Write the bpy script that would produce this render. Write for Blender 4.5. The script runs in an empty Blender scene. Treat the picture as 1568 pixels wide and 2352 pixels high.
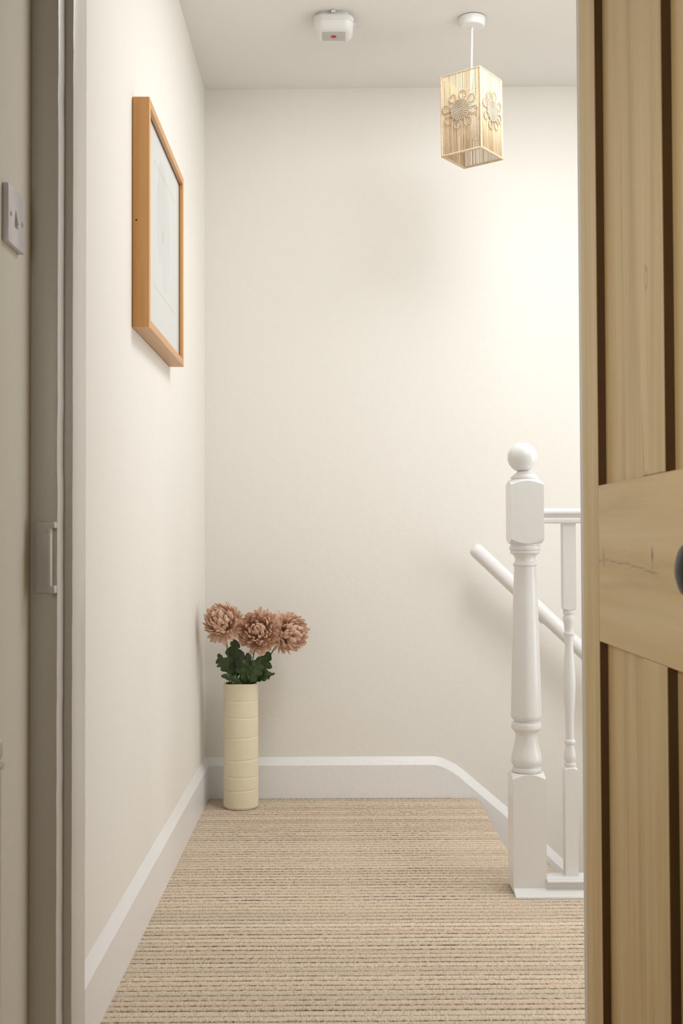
import bpy, bmesh, math, random
from mathutils import Vector, Matrix, Quaternion

# ------------------------------------------------------------------ camera
S = bpy.context.scene
COL = S.collection
H = 0.874                       # eye height
F = 2612.0                      # focal length in pixels of the 2352 px tall frame
PITCH, YAW, ROLL = 0.0245, 0.0073, 0.0035
cam = bpy.data.objects.new('camera', bpy.data.cameras.new('camera'))
COL.objects.link(cam)
CAM_R = (Matrix.Rotation(-YAW, 3, 'Z') @ Matrix.Rotation(math.pi/2 + PITCH, 3, 'X')
         @ Matrix.Rotation(-ROLL, 3, 'Z'))
CAM_P = Vector((0, 0, H))
cam.matrix_world = Matrix.Translation(CAM_P) @ CAM_R.to_4x4()
cam.data.sensor_fit = 'VERTICAL'
cam.data.sensor_height = 36.0
cam.data.sensor_width = 24.0
cam.data.lens = F/2352*36.0
cam.data.clip_start = 0.02
cam.data.dof.use_dof = True
cam.data.dof.focus_distance = 3.3
cam.data.dof.aperture_fstop = 16.0
S.camera = cam

# ------------------------------------------------------------------ world, lamps, exposure
w = bpy.data.worlds.new('world'); S.world = w; w.use_nodes = True
w.node_tree.nodes['Background'].inputs[0].default_value = (0.82, 0.90, 1.0, 1)
w.node_tree.nodes['Background'].inputs[1].default_value = 1.0
S.view_settings.view_transform = 'Standard'
S.view_settings.look = 'None'
S.view_settings.exposure = 0.06
S.view_settings.gamma = 1.0
S.view_settings.use_curve_mapping = False

def area(name, loc, target, sx, sy, power, color):
    l = bpy.data.lights.new(name, 'AREA'); l.shape = 'RECTANGLE'
    l.size = sx; l.size_y = sy; l.energy = power; l.color = color
    o = bpy.data.objects.new(name, l); COL.objects.link(o)
    o.location = loc
    d = (Vector(target) - Vector(loc)).normalized()
    o.rotation_euler = d.to_track_quat('-Z', 'Y').to_euler()
    return o
# daylight coming in by the landing window (in the door wall, right of the doorway)
area('window_daylight', (1.22, 1.985, 1.98), (0.75, 2.9, 1.55), 0.60, 0.50, 3.0, (0.985, 0.99, 1.0))
# added fill lamp at an unseen, made-up window over the stairs
area('stair_side_fill', (1.88, 2.72, 1.00), (0.4, 2.85, 0.95), 1.0, 1.3, 10.0, (0.96, 0.985, 1.0))
# added overhead fill, out of view above the landing, lifts carpet and trim
area('overhead_fill', (0.70, 2.79, 2.43), (0.45, 2.95, 0.0), 0.74, 0.74, 18.0, (0.985, 0.99, 1.0))
# added fill in the dim camera-side room, brightens the door face
area('room_fill', (-0.47, 0.85, 1.20), (0.40, 1.25, 1.12), 0.40, 0.42, 3.2, (1.0, 0.97, 0.93))

# ------------------------------------------------------------------ helpers
def P(px, py, Y):
    """pixel of the photograph -> point on the plane y = Y"""
    d = CAM_R @ Vector((px - 784, 1176 - py, -F))
    return CAM_P + d*(Y/d.y)
def Zat(py, Y, px=1200): return P(px, py, Y).z
def Xat(px, Y, py=1200): return P(px, py, Y).x

def finish(o, smooth, ang=35):
    if smooth:
        o.data.polygons.foreach_set('use_smooth', [True]*len(o.data.polygons))
        o.data.set_sharp_from_angle(angle=math.radians(ang))
def wloc(p):
    v = Vector((0, 0, 0))
    while p is not None:
        v += p.location; p = p.parent
    return v
def obj(name, bm, mat, parent=None, smooth=False, ang=35, recentre=False, **props):
    """links bm (world coordinates) as one mesh object"""
    bmesh.ops.recalc_face_normals(bm, faces=bm.faces)
    me = bpy.data.meshes.new(name)
    off = wloc(parent)
    loc = Vector((0, 0, 0))
    if parent is None and recentre:
        xs = [v.co for v in bm.verts]
        loc = Vector(((min(v.x for v in xs)+max(v.x for v in xs))/2,
                      (min(v.y for v in xs)+max(v.y for v in xs))/2, min(v.z for v in xs)))
        off = loc
    bmesh.ops.translate(bm, verts=bm.verts, vec=-off)
    bm.to_mesh(me); bm.free()
    me.materials.append(mat)
    o = bpy.data.objects.new(name, me); COL.objects.link(o)
    o.location = loc
    if parent: o.parent = parent
    finish(o, smooth, ang)
    for k, v in props.items(): o[k] = v
    return o
def root(name, loc, **props):
    o = bpy.data.objects.new(name, None); COL.objects.link(o)
    o.location = loc; o.empty_display_size = 0.05
    for k, v in props.items(): o[k] = v
    return o
def new(): return bmesh.new()
def box(bm, x0, x1, y0, y1, z0, z1, bev=0.0, seg=1):
    vs = [bm.verts.new((x, y, z)) for x in (x0, x1) for y in (y0, y1) for z in (z0, z1)]
    idx = [(0,1,3,2), (4,6,7,5), (0,4,5,1), (2,3,7,6), (0,2,6,4), (1,5,7,3)]
    fs = [bm.faces.new([vs[i] for i in f]) for f in idx]
    bmesh.ops.recalc_face_normals(bm, faces=fs)
    if bev > 0:
        es = {e for f in fs for e in f.edges}
        bmesh.ops.bevel(bm, geom=list(es), offset=bev, segments=seg, profile=0.5, affect='EDGES')
    return bm
def ring_surface(bm, rings, closed=True, cap0=True, cap1=True):
    vr = [[bm.verts.new(p) for p in r] for r in rings]
    n = len(vr[0])
    for a, b in zip(vr[:-1], vr[1:]):
        for i in range(n if closed else n-1):
            j = (i+1) % n
            bm.faces.new((a[i], a[j], b[j], b[i]))
    if cap0: bm.faces.new(vr[0][::-1])
    if cap1: bm.faces.new(vr[-1])
    return vr
def lathe(bm, prof, c=(0, 0, 0), n=48, axis='Z', cap0=True, cap1=True):
    rings = []
    for z, r in prof:
        r = max(r, 1e-5)
        ring = []
        for i in range(n):
            a = 2*math.pi*i/n
            if axis == 'Z': p = (c[0]+r*math.cos(a), c[1]+r*math.sin(a), c[2]+z)
            elif axis == 'X': p = (c[0]+z, c[1]+r*math.cos(a), c[2]+r*math.sin(a))
            else: p = (c[0]+r*math.cos(a), c[1]+z, c[2]+r*math.sin(a))
            ring.append(p)
        rings.append(ring)
    ring_surface(bm, rings, True, cap0, cap1)
    return bm
def tube(bm, pts, r, n=8, caps=True):
    pts = [Vector(p) for p in pts]
    rs = r if isinstance(r, (list, tuple)) else [r]*len(pts)
    up = Vector((0, 0, 1)); rings = []
    t0 = (pts[1]-pts[0]).normalized()
    if abs(t0.dot(up)) > 0.9: up = Vector((0, 1, 0))
    nrm = (up - t0*up.dot(t0)).normalized()
    for i, p in enumerate(pts):
        t = (pts[min(i+1, len(pts)-1)] - pts[max(i-1, 0)]).normalized()
        nrm = (nrm - t*nrm.dot(t)).normalized()
        b = t.cross(nrm)
        rings.append([p + (nrm*math.cos(2*math.pi*k/n) + b*math.sin(2*math.pi*k/n))*rs[i] for k in range(n)])
    ring_surface(bm, rings, True, caps, caps)
    return bm
def interp(tab, x):
    if x <= tab[0][0]: return tab[0][1]
    for (a, u), (b, v) in zip(tab[:-1], tab[1:]):
        if x <= b: return u + (v-u)*(x-a)/(b-a) if b > a else v
    return tab[-1][1]

# ------------------------------------------------------------------ materials
def mat(name, col, rough=0.6, spec=0.5, coat=0.0):
    m = bpy.data.materials.new(name); m.use_nodes = True
    b = m.node_tree.nodes['Principled BSDF']
    b.inputs['Base Color'].default_value = (*col, 1)
    b.inputs['Roughness'].default_value = rough
    b.inputs['Specular IOR Level'].default_value = spec
    b.inputs['Coat Weight'].default_value = coat
    return m, m.node_tree, b
def N(nt, t, **kw):
    n = nt.nodes.new(t)
    for k, v in kw.items():
        if k.startswith('i_'):
            key = k[2:].replace('_', ' ')
            n.inputs[int(key) if key.isdigit() else key].default_value = v
        else: setattr(n, k, v)
    return n
def coords(nt, scale=(1, 1, 1), rot=(0, 0, 0)):
    tc = N(nt, 'ShaderNodeTexCoord'); mp = N(nt, 'ShaderNodeMapping')
    mp.inputs['Scale'].default_value = scale; mp.inputs['Rotation'].default_value = rot
    nt.links.new(tc.outputs['Object'], mp.inputs['Vector'])
    return mp.outputs['Vector']
def math_(nt, op, a, b=None, c=None):
    n = N(nt, 'ShaderNodeMath', operation=op)
    for i, v in enumerate((a, b, c)):
        if v is None: continue
        if isinstance(v, (int, float)): n.inputs[i].default_value = v
        else: nt.links.new(v, n.inputs[i])
    return n.outputs[0]
def noise(nt, vec, scale, detail=3, rough=0.5):
    n = N(nt, 'ShaderNodeTexNoise'); n.inputs['Scale'].default_value = scale
    n.inputs['Detail'].default_value = detail; n.inputs['Roughness'].default_value = rough
    nt.links.new(vec, n.inputs['Vector']); return n.outputs['Fac']
def ramp(nt, fac, stops, interp='LINEAR'):
    r = N(nt, 'ShaderNodeValToRGB'); r.color_ramp.interpolation = interp
    e = r.color_ramp.elements
    e[0].position, e[0].color = stops[0][0], (*stops[0][1], 1)
    e[1].position, e[1].color = stops[-1][0], (*stops[-1][1], 1)
    for p, c in stops[1:-1]:
        x = e.new(p); x.color = (*c, 1)
    nt.links.new(fac, r.inputs['Fac']); return r.outputs['Color']
def mix(nt, fac, a, b, mode='MIX'):
    n = N(nt, 'ShaderNodeMix', data_type='RGBA', blend_type=mode)
    for i, v in ((0, fac), (6, a), (7, b)):
        if isinstance(v, (int, float)): n.inputs[i].default_value = v
        elif isinstance(v, tuple): n.inputs[i].default_value = (*v, 1)
        else: nt.links.new(v, n.inputs[i])
    return n.outputs[2]
def bump(nt, bsdf, h, dist=0.001, strength=1.0):
    b = N(nt, 'ShaderNodeBump'); b.inputs['Distance'].default_value = dist
    b.inputs['Strength'].default_value = strength
    nt.links.new(h, b.inputs['Height']); nt.links.new(b.outputs[0], bsdf.inputs['Normal'])

def paint(name, col, rough, var=0.02, bsc=60, bd=0.0006, spec=0.5):
    m, nt, b = mat(name, col, rough, spec)
    v = coords(nt)
    f = noise(nt, v, 1.3, 3)
    c2 = tuple(max(0, x*(1-var*2)) for x in col)
    nt.links.new(mix(nt, f, col, c2), b.inputs['Base Color'])
    bump(nt, b, noise(nt, v, bsc, 4, 0.6), bd)
    return m
M_wall = paint('cream_wall_paint', (0.865, 0.834, 0.775), 0.75, 0.012, 45, 0.0007, 0.3)
M_ceil = paint('ceiling_paint', (0.84, 0.82, 0.78), 0.85, 0.02, 30, 0.0006, 0.2)
M_gloss = paint('white_gloss_paint', (0.85, 0.845, 0.83), 0.22, 0.01, 90, 0.00018)
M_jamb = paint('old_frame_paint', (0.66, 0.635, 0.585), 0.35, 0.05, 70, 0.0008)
M_trim = paint('white_trim_paint', (0.87, 0.86, 0.85), 0.32, 0.01, 70, 0.0008)
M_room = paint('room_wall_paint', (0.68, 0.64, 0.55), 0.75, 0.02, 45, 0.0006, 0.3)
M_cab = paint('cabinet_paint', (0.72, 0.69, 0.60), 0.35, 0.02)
M_plastic, _, _ = mat('white_plastic', (0.80, 0.79, 0.77), 0.35)
M_switch, _, _ = mat('switch_plastic', (0.66, 0.64, 0.66), 0.3)
M_grille, _, _ = mat('grille_shadow', (0.30, 0.27, 0.22), 0.8)
M_red, _, _ = mat('red_button', (0.50, 0.02, 0.02), 0.3)
M_black, _, _ = mat('black_iron', (0.010, 0.009, 0.008), 0.42)
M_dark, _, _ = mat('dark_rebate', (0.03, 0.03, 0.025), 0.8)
M_bulb, _, bb = mat('pearl_glass', (0.88, 0.87, 0.84), 0.25)
bb.inputs['Subsurface Weight'].default_value = 0.3
M_screw, _, _ = mat('screw_metal', (0.35, 0.34, 0.33), 0.35)
M_iron, _, _ = mat('wire_metal', (0.75, 0.70, 0.6), 0.5)

def wood(name, c0, c1, c2, along, rough=0.4, marks=(), sc=1.0, coat=0.0, cracks=()):
    m, nt, b = mat(name, c1, rough, 0.4, coat)
    s = [13*sc, 13*sc, 13*sc]; s[along] = 0.75*sc
    v = coords(nt, tuple(s))
    f = noise(nt, v, 1.6, 5, 0.62)
    s2 = [90*sc, 90*sc, 90*sc]; s2[along] = 2.0*sc
    f2 = noise(nt, coords(nt, tuple(s2)), 1.0, 3, 0.6)
    c = ramp(nt, f, [(0.30, c0), (0.5, c1), (0.70, c2)])
    c = mix(nt, math_(nt, 'MULTIPLY', f2, 0.35), c, c0)
    if marks:
        tc = N(nt, 'ShaderNodeTexCoord'); sep = N(nt, 'ShaderNodeSeparateXYZ')
        nt.links.new(tc.outputs['Object'], sep.inputs[0])
        acc = None
        for (y, z, ry, rz, k) in marks:
            dy = math_(nt, 'DIVIDE', math_(nt, 'SUBTRACT', sep.outputs[1], y), ry)
            dz = math_(nt, 'DIVIDE', math_(nt, 'SUBTRACT', sep.outputs[2], z), rz)
            d = math_(nt, 'SQRT', math_(nt, 'ADD', math_(nt, 'MULTIPLY', dy, dy), math_(nt, 'MULTIPLY', dz, dz)))
            if k > 0: g = math_(nt, 'MULTIPLY', math_(nt, 'SUBTRACT', 1.0, math_(nt, 'MINIMUM', d, 1.0)), k)
            else:   # a ring shaped knot
                e = math_(nt, 'ABSOLUTE', math_(nt, 'SUBTRACT', d, 0.75))
                g = math_(nt, 'MULTIPLY', math_(nt, 'SUBTRACT', 1.0, math_(nt, 'MINIMUM', math_(nt, 'MULTIPLY', e, 4.0), 1.0)), -k)
            acc = g if acc is None else math_(nt, 'MAXIMUM', acc, g)
        c = mix(nt, acc, c, (0.10, 0.06, 0.03))
    nt.links.new(c, b.inputs['Base Color'])
    bump(nt, b, f2, 0.0003)
    return m
PINE = ((0.54, 0.37, 0.15), (0.73, 0.53, 0.25), (0.80, 0.61, 0.32))
M_frame = wood('honey_wood', (0.64, 0.31, 0.10), (0.74, 0.39, 0.145), (0.80, 0.46, 0.20), 2, 0.38, sc=1.2)
M_frameh = wood('honey_wood_across', (0.54, 0.27, 0.11), (0.62, 0.34, 0.15), (0.70, 0.41, 0.19), 1, 0.38, sc=1.2)

M_glass, _, gb = mat('window_glass', (1, 1, 1), 0.02)
gb.inputs['Transmission Weight'].default_value = 1.0
# rattan
M_rat, nt, b = mat('rattan', (0.72, 0.52, 0.30), 0.5)
oi = N(nt, 'ShaderNodeObjectInfo')
nt.links.new(ramp(nt, oi.outputs['Random'], [(0, (0.62, 0.43, 0.24)), (0.5, (0.78, 0.59, 0.37)), (1, (0.86, 0.71, 0.50))]), b.inputs['Base Color'])
M_wrap, nt, b = mat('rattan_binding', (0.7, 0.55, 0.4), 0.6)
wv = N(nt, 'ShaderNodeTexNoise'); wv.inputs['Scale'].default_value = 220
nt.links.new(coords(nt), wv.inputs['Vector'])
nt.links.new(ramp(nt, wv.outputs['Fac'], [(0.3, (0.56, 0.40, 0.24)), (0.7, (0.74, 0.60, 0.43))]), b.inputs['Base Color'])
M_rope1, _, _ = mat('rope_pale_strand', (0.80, 0.70, 0.54), 0.7)
M_rope2, _, _ = mat('rope_dark_strand', (0.29, 0.215, 0.14), 0.8)

# vase
M_vase, nt, b = mat('ribbed_cream_ceramic', (0.70, 0.60, 0.38), 0.6)
v = coords(nt)
c = mix(nt, noise(nt, v, 9, 3), (0.86, 0.79, 0.60), (0.80, 0.72, 0.51))
nt.links.new(c, b.inputs['Base Color'])
bump(nt, b, noise(nt, v, 160, 4), 0.0004)
M_vin, _, _ = mat('vase_inside', (0.10, 0.07, 0.045), 0.9)

# petals
M_petal, nt, b = mat('dusty_pink_petal', (0.6, 0.4, 0.3), 0.55)
oi = N(nt, 'ShaderNodeObjectInfo')
tc = N(nt, 'ShaderNodeTexCoord'); sep = N(nt, 'ShaderNodeSeparateXYZ')
nt.links.new(tc.outputs['Object'], sep.inputs[0])
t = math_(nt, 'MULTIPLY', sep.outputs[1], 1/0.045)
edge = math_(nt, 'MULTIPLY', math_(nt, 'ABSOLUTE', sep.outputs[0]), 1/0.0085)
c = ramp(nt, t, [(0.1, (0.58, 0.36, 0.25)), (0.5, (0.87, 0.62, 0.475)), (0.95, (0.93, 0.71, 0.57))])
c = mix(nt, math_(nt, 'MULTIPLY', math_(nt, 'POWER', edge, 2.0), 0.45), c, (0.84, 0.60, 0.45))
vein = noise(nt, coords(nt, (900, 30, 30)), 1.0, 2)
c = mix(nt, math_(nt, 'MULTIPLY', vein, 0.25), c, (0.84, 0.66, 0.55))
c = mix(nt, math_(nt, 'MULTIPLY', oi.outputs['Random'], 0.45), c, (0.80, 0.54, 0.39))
nt.links.new(c, b.inputs['Base Color'])
nt.links.new(c, b.inputs['Base Color'])
tl = N(nt, 'ShaderNodeBsdfTranslucent'); nt.links.new(c, tl.inputs['Color'])
mxp = N(nt, 'ShaderNodeMixShader'); mxp.inputs[0].default_value = 0.32
nt.links.new(b.outputs[0], mxp.inputs[1]); nt.links.new(tl.outputs[0], mxp.inputs[2])
nt.links.new(mxp.outputs[0], nt.nodes['Material Output'].inputs['Surface'])
M_core, _, _ = mat('flower_core', (0.50, 0.32, 0.22), 0.8)
M_leaf, nt, b = mat('dark_green_leaf', (0.02, 0.06, 0.015), 0.33)
v = coords(nt)
c = mix(nt, noise(nt, v, 45, 3), (0.015, 0.060, 0.015), (0.07, 0.15, 0.035))
c = mix(nt, math_(nt, 'MULTIPLY', noise(nt, v, 14, 2), 0.5), c, (0.07, 0.05, 0.02))
nt.links.new(c, b.inputs['Base Color'])
M_stem, _, _ = mat('green_stem', (0.04, 0.10, 0.03), 0.5)

# carpet
PITCHR = 0.0240
M_carpet, nt, b = mat('ribbed_striped_carpet', (0.45, 0.32, 0.21), 0.95, 0.1)
tc = N(nt, 'ShaderNodeTexCoord'); sep = N(nt, 'ShaderNodeSeparateXYZ')
nt.links.new(tc.outputs['Object'], sep.inputs[0])
wob = N(nt, 'ShaderNodeTexNoise'); wob.inputs['Scale'].default_value = 1.0; wob.inputs['Detail'].default_value = 3
nt.links.new(coords(nt, (5, 0.5, 0.5)), wob.inputs['Vector'])
yy = math_(nt, 'ADD', sep.outputs[1], math_(nt, 'MULTIPLY', math_(nt, 'SUBTRACT', wob.outputs['Fac'], 0.5), 0.010))
rib = math_(nt, 'MULTIPLY', yy, 1/PITCHR)
idx = math_(nt, 'FLOOR', rib); fr = math_(nt, 'FRACT', rib)
wn = N(nt, 'ShaderNodeTexWhiteNoise', noise_dimensions='1D'); nt.links.new(idx, wn.inputs['W'])
c_rib = ramp(nt, wn.outputs['Value'], [(0.0, (0.47, 0.375, 0.305)), (0.3, (0.68, 0.545, 0.42)), (0.55, (0.73, 0.61, 0.475)),
                                      (0.8, (0.74, 0.55, 0.40)), (1.0, (0.85, 0.75, 0.60))])
half = math_(nt, 'FLOOR', math_(nt, 'MULTIPLY', rib, 3.0))
wn2 = N(nt, 'ShaderNodeTexWhiteNoise', noise_dimensions='1D'); nt.links.new(half, wn2.inputs['W'])
c = mix(nt, 0.40, c_rib, ramp(nt, wn2.outputs['Value'], [(0, (0.58, 0.46, 0.36)), (0.5, (0.74, 0.60, 0.455)), (1, (0.84, 0.74, 0.59))]))
broad = N(nt, 'ShaderNodeTexNoise'); broad.inputs['Scale'].default_value = 1.0; broad.inputs['Detail'].default_value = 2
nt.links.new(coords(nt, (0.3, 9, 1)), broad.inputs['Vector'])
c = mix(nt, ramp(nt, broad.outputs['Fac'], [(0.38, (0, 0, 0)), (0.62, (0.5, 0.5, 0.5))]), c, (0.80, 0.655, 0.485))
fleck = noise(nt, coords(nt, (260, 60, 60)), 1.0, 2, 0.7)
c = mix(nt, ramp(nt, fleck, [(0.50, (0, 0, 0)), (0.72, (0.7, 0.7, 0.7))]), c, (0.32, 0.22, 0.155))
fleck2 = noise(nt, coords(nt, (330, 120, 120), (0, 0, 0.3)), 1.0, 2, 0.7)
c = mix(nt, ramp(nt, fleck2, [(0.52, (0, 0, 0)), (0.75, (0.7, 0.7, 0.7))]), c, (0.86, 0.78, 0.65))
# dark grooves between the ribs, broken up along the rib
gd = math_(nt, 'ABSOLUTE', math_(nt, 'SUBTRACT', fr, 0.5))
g = ramp(nt, gd, [(0.33, (0, 0, 0)), (0.45, (1, 1, 1))])
brk = ramp(nt, noise(nt, coords(nt, (100, 45, 45)), 1.0, 3, 0.7), [(0.38, (0.12, 0.12, 0.12)), (0.62, (1, 1, 1))])
wn3 = N(nt, 'ShaderNodeTexWhiteNoise', noise_dimensions='1D')
nt.links.new(math_(nt, 'ADD', math_(nt, 'ROUND', rib), 31.7), wn3.inputs['W'])
gl = math_(nt, 'MULTIPLY_ADD', wn3.outputs['Value'], 0.65, 0.55)
gg = mix(nt, 1.0, g, brk, 'MULTIPLY')
gg = mix(nt, 1.0, gg, gl, 'MULTIPLY')
c = mix(nt, gg, c, (0.12, 0.07, 0.05))
nt.links.new(c, b.inputs['Base Color'])
bump(nt, b, math_(nt, 'ADD', fleck, math_(nt, 'MULTIPLY', fleck2, 0.8)), 0.003)

# ------------------------------------------------------------------ the setting
WL, SKL = -0.438, -0.424         # landing's left wall and face of its skirting
YB, SKB = 3.885, 3.867           # back wall and face of its skirting
ZC = 2.432
Y0, Y1 = 1.81, 1.953             # wall with the doorway
XR = 1.90
def struct(name, bm, m, parent=None, **k):
    if parent is None: k['kind'] = 'structure'
    return obj(name, bm, m, parent, **k)

# floor: ribbed carpet, landing with rounded nosing over the stairs
bm = new()
rows = []
y = -2.0
while y < 1.86: rows.append((y, 0.0)); y += 0.5
k = math.ceil(1.86/PITCHR)
while k*PITCHR < SKB+0.01:
    for q in (0.0, 0.06, 0.18, 0.36, 0.5, 0.64, 0.82, 0.94):
        yy_ = (k+q)*PITCHR
        rows.append((yy_, 0.0015*(math.sin(math.pi*q)**0.7 if q > 0 else 0)-0.0013))
    k += 1
rows = [r for r in rows if r[0] < SKB+0.012]
nose = [(0.470, 0), (0.484, -0.002), (0.492, -0.009), (0.495, -0.02), (0.494, -0.035), (0.487, -0.05), (0.478, -0.2)]
prev = None
for (yv, dz) in rows:
    if yv > 2.815: prof = [(-0.45, 0), (0.0, 0)] + nose
    else: prof = [(-0.60 if yv < 1.86 else -0.45, 0), (0.0, 0), (0.470, 0), (XR, 0)]
    vs = [bm.verts.new((x, yv, z + dz)) for x, z in prof]
    if prev:
        n = min(len(prev), len(vs))
        if len(prev) == len(vs):
            for i in range(n-1): bm.faces.new((prev[i], prev[i+1], vs[i+1], vs[i]))
        else:
            for i in range(2): bm.faces.new((prev[i], prev[i+1], vs[i+1], vs[i]))
    prev = vs
struct('floor', bm, M_carpet, smooth=True, ang=50)

struct('wall_left', box(new(), WL-0.14, WL, Y1, YB+0.14, 0, ZC+0.1), M_wall)
struct('wall_back', box(new(), WL-0.14, XR+0.14, YB, YB+0.14, -2.8, ZC+0.1), M_wall)
# right wall of the landing and stairwell
def wall_x(name, x0, x1, y0, y1, z0, z1, hy0, hy1, hz0_, hz1_, m):
    bm = new()
    box(bm, x0, x1, y0, hy0, z0, z1); box(bm, x0, x1, hy1, y1, z0, z1)
    box(bm, x0, x1, hy0, hy1, z0, hz0_); box(bm, x0, x1, hy0, hy1, hz1_, z1)
    return struct(name, bm, m)
def window_x(name, xc, hy0, hy1, hz0_, hz1_):
    r_ = root(name, (xc, (hy0+hy1)/2, hz0_), kind='structure')
    t = 0.04
    for a0, a1, c0, c1, nm in ((hy0, hy0+t, hz0_, hz1_, 'window_frame'), (hy1-t, hy1, hz0_, hz1_, 'window_frame'), (hy0+t, hy1-t, hz0_, hz0_+t, 'window_frame'),
                               (hy0+t, hy1-t, hz1_-t, hz1_, 'window_frame'), ((hy0+hy1)/2-.015, (hy0+hy1)/2+.015, hz0_+t, hz1_-t, 'glazing_bar')):
        obj(nm, box(new(), xc-0.02, xc+0.02, a0, a1, c0, c1, 0.003), M_gloss, r_)
    obj('pane', box(new(), xc-0.002, xc+0.002, hy0+0.035, hy1-0.035, hz0_+0.035, hz1_-0.035), M_glass, r_)
wall_x('wall_right', XR, XR+0.14, Y0, YB+0.14, -2.8, ZC+0.1, 2.20, 3.24, 0.33, 1.67, M_wall)
window_x('fill_window_2', XR+0.07, 2.20, 3.24, 0.33, 1.67)  # made-up window, out of view, added for the stair-side fill
SX0, SX1, SY0, SY1 = 0.30, 1.10, 2.39, 3.19
bm = new()
box(bm, WL-0.3, SX0, Y0, YB+0.2, ZC, ZC+0.1); box(bm, SX1, XR+0.2, Y0, YB+0.2, ZC, ZC+0.1)
box(bm, SX0, SX1, Y0, SY0, ZC, ZC+0.1); box(bm, SX0, SX1, SY1, YB+0.2, ZC, ZC+0.1)
for v in bm.verts: v.co.z += (v.co.x-0.2)*0.0095     # the ceiling runs a little out of level
struct('ceiling', bm, M_ceil)
sk = root('fill_window_4', ((SX0+SX1)/2, (SY0+SY1)/2, ZC+0.03), kind='structure')  # unseen roof window, added to go with the overhead fill
for a0, a1, c0, c1 in ((SX0, SX0+0.04, SY0, SY1), (SX1-0.04, SX1, SY0, SY1), (SX0+0.04, SX1-0.04, SY0, SY0+0.04), (SX0+0.04, SX1-0.04, SY1-0.04, SY1)):
    obj('window_frame', box(new(), a0, a1, c0, c1, ZC+0.02, ZC+0.08, 0.003), M_gloss, sk)
obj('pane', box(new(), SX0+0.035, SX1-0.035, SY0+0.035, SY1-0.035, ZC+0.045, ZC+0.05), M_glass, sk)
struct('wall_stairwell', box(new(), 0.42, XR, 2.83, 2.872, -2.8, -0.004), M_wall)
struct('floor_lower', box(new(), 0.0, XR+0.1, 2.7, YB+0.1, -2.9, -2.8), M_carpet)

# door wall: pieces round the doorway and the landing window
WX0, WX1, WZ0, WZ1 = 0.80, 1.64, 1.66, 2.30
bm = new()
box(bm, -0.60, -0.482, Y0, Y1, 0, ZC)
box(bm, -0.482, 0.47, Y0, Y1, 2.02, ZC)
box(bm, 0.47, WX0, Y0, Y1, 0, ZC)
box(bm, WX1, XR+0.14, Y0, Y1, 0, ZC)
box(bm, WX0, WX1, Y0, Y1, 0, WZ0)
box(bm, WX0, WX1, Y0, Y1, WZ1, ZC)
struct('wall_front', bm, M_wall)
wr = root('window_1', ((WX0+WX1)/2, Y0+0.05, WZ0), kind='structure')
for x0, x1, z0, z1, nm in ((WX0, WX0+0.04, WZ0, WZ1, 'window_frame'), (WX1-0.04, WX1, WZ0, WZ1, 'window_frame'),
                           (WX0+0.04, WX1-0.04, WZ0, WZ0+0.04, 'window_frame'), (WX0+0.04, WX1-0.04, WZ1-0.04, WZ1, 'window_frame'),
                           ((WX0+WX1)/2-0.015, (WX0+WX1)/2+0.015, WZ0+0.04, WZ1-0.04, 'glazing_bar')):
    obj(nm, box(new(), x0, x1, Y0+0.03, Y0+0.07, z0, z1, 0.003), M_gloss, wr)
obj('pane', box(new(), WX0+0.035, WX1-0.035, Y0+0.048, Y0+0.052, WZ0+0.035, WZ1-0.035), M_glass, wr)

# dim room on the camera's side
RX = 0.80
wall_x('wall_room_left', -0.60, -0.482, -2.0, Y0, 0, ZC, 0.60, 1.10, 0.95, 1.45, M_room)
window_x('fill_window_3', -0.55, 0.60, 1.10, 0.95, 1.45)  # made-up small window, out of view, added for the room fill
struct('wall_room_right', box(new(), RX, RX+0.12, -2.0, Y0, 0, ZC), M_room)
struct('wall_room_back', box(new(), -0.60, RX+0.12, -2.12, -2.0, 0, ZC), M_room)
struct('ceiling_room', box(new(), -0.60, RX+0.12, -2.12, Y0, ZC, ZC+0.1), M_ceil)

# door frame (trim round the doorway): left jamb with rebate and stop, right jamb, head
fr_ = root('trim_1', (-0.45, Y0, 0), kind='structure')
def wavy_box(x0, x1, y0, y1, z0, z1, bev, amp=0.0006, seed=1):
    bm = box(new(), x0, x1, y0, y1, z0, z1, bev, 2)
    bmesh.ops.bisect_plane
    n = 60
    for i in range(1, n):
        z = z0+(z1-z0)*i/n
        bmesh.ops.bisect_plane(bm, geom=bm.verts[:]+bm.edges[:]+bm.faces[:], plane_co=(0, 0, z), plane_no=(0, 0, 1))
    rnd = random.Random(seed); tb = {}
    for v in bm.verts:
        k_ = round(v.co.z, 4)
        if k_ not in tb: tb[k_] = rnd.uniform(-1, 1)
        if v.co.x > (x0+x1)/2: v.co.x += amp*tb[k_]
    return bm
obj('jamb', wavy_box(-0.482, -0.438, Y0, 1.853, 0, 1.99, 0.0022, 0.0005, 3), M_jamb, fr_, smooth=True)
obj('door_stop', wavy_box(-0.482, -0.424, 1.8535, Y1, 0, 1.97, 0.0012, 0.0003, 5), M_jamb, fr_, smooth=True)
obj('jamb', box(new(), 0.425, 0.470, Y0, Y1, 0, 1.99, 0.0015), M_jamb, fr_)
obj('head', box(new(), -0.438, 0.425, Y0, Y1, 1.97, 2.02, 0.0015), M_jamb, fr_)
obj('jamb', box(new(), 0.470, 0.53, Y0-0.012, Y0-0.0005, 0, 2.02, 0.003), M_jamb, fr_)
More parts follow.
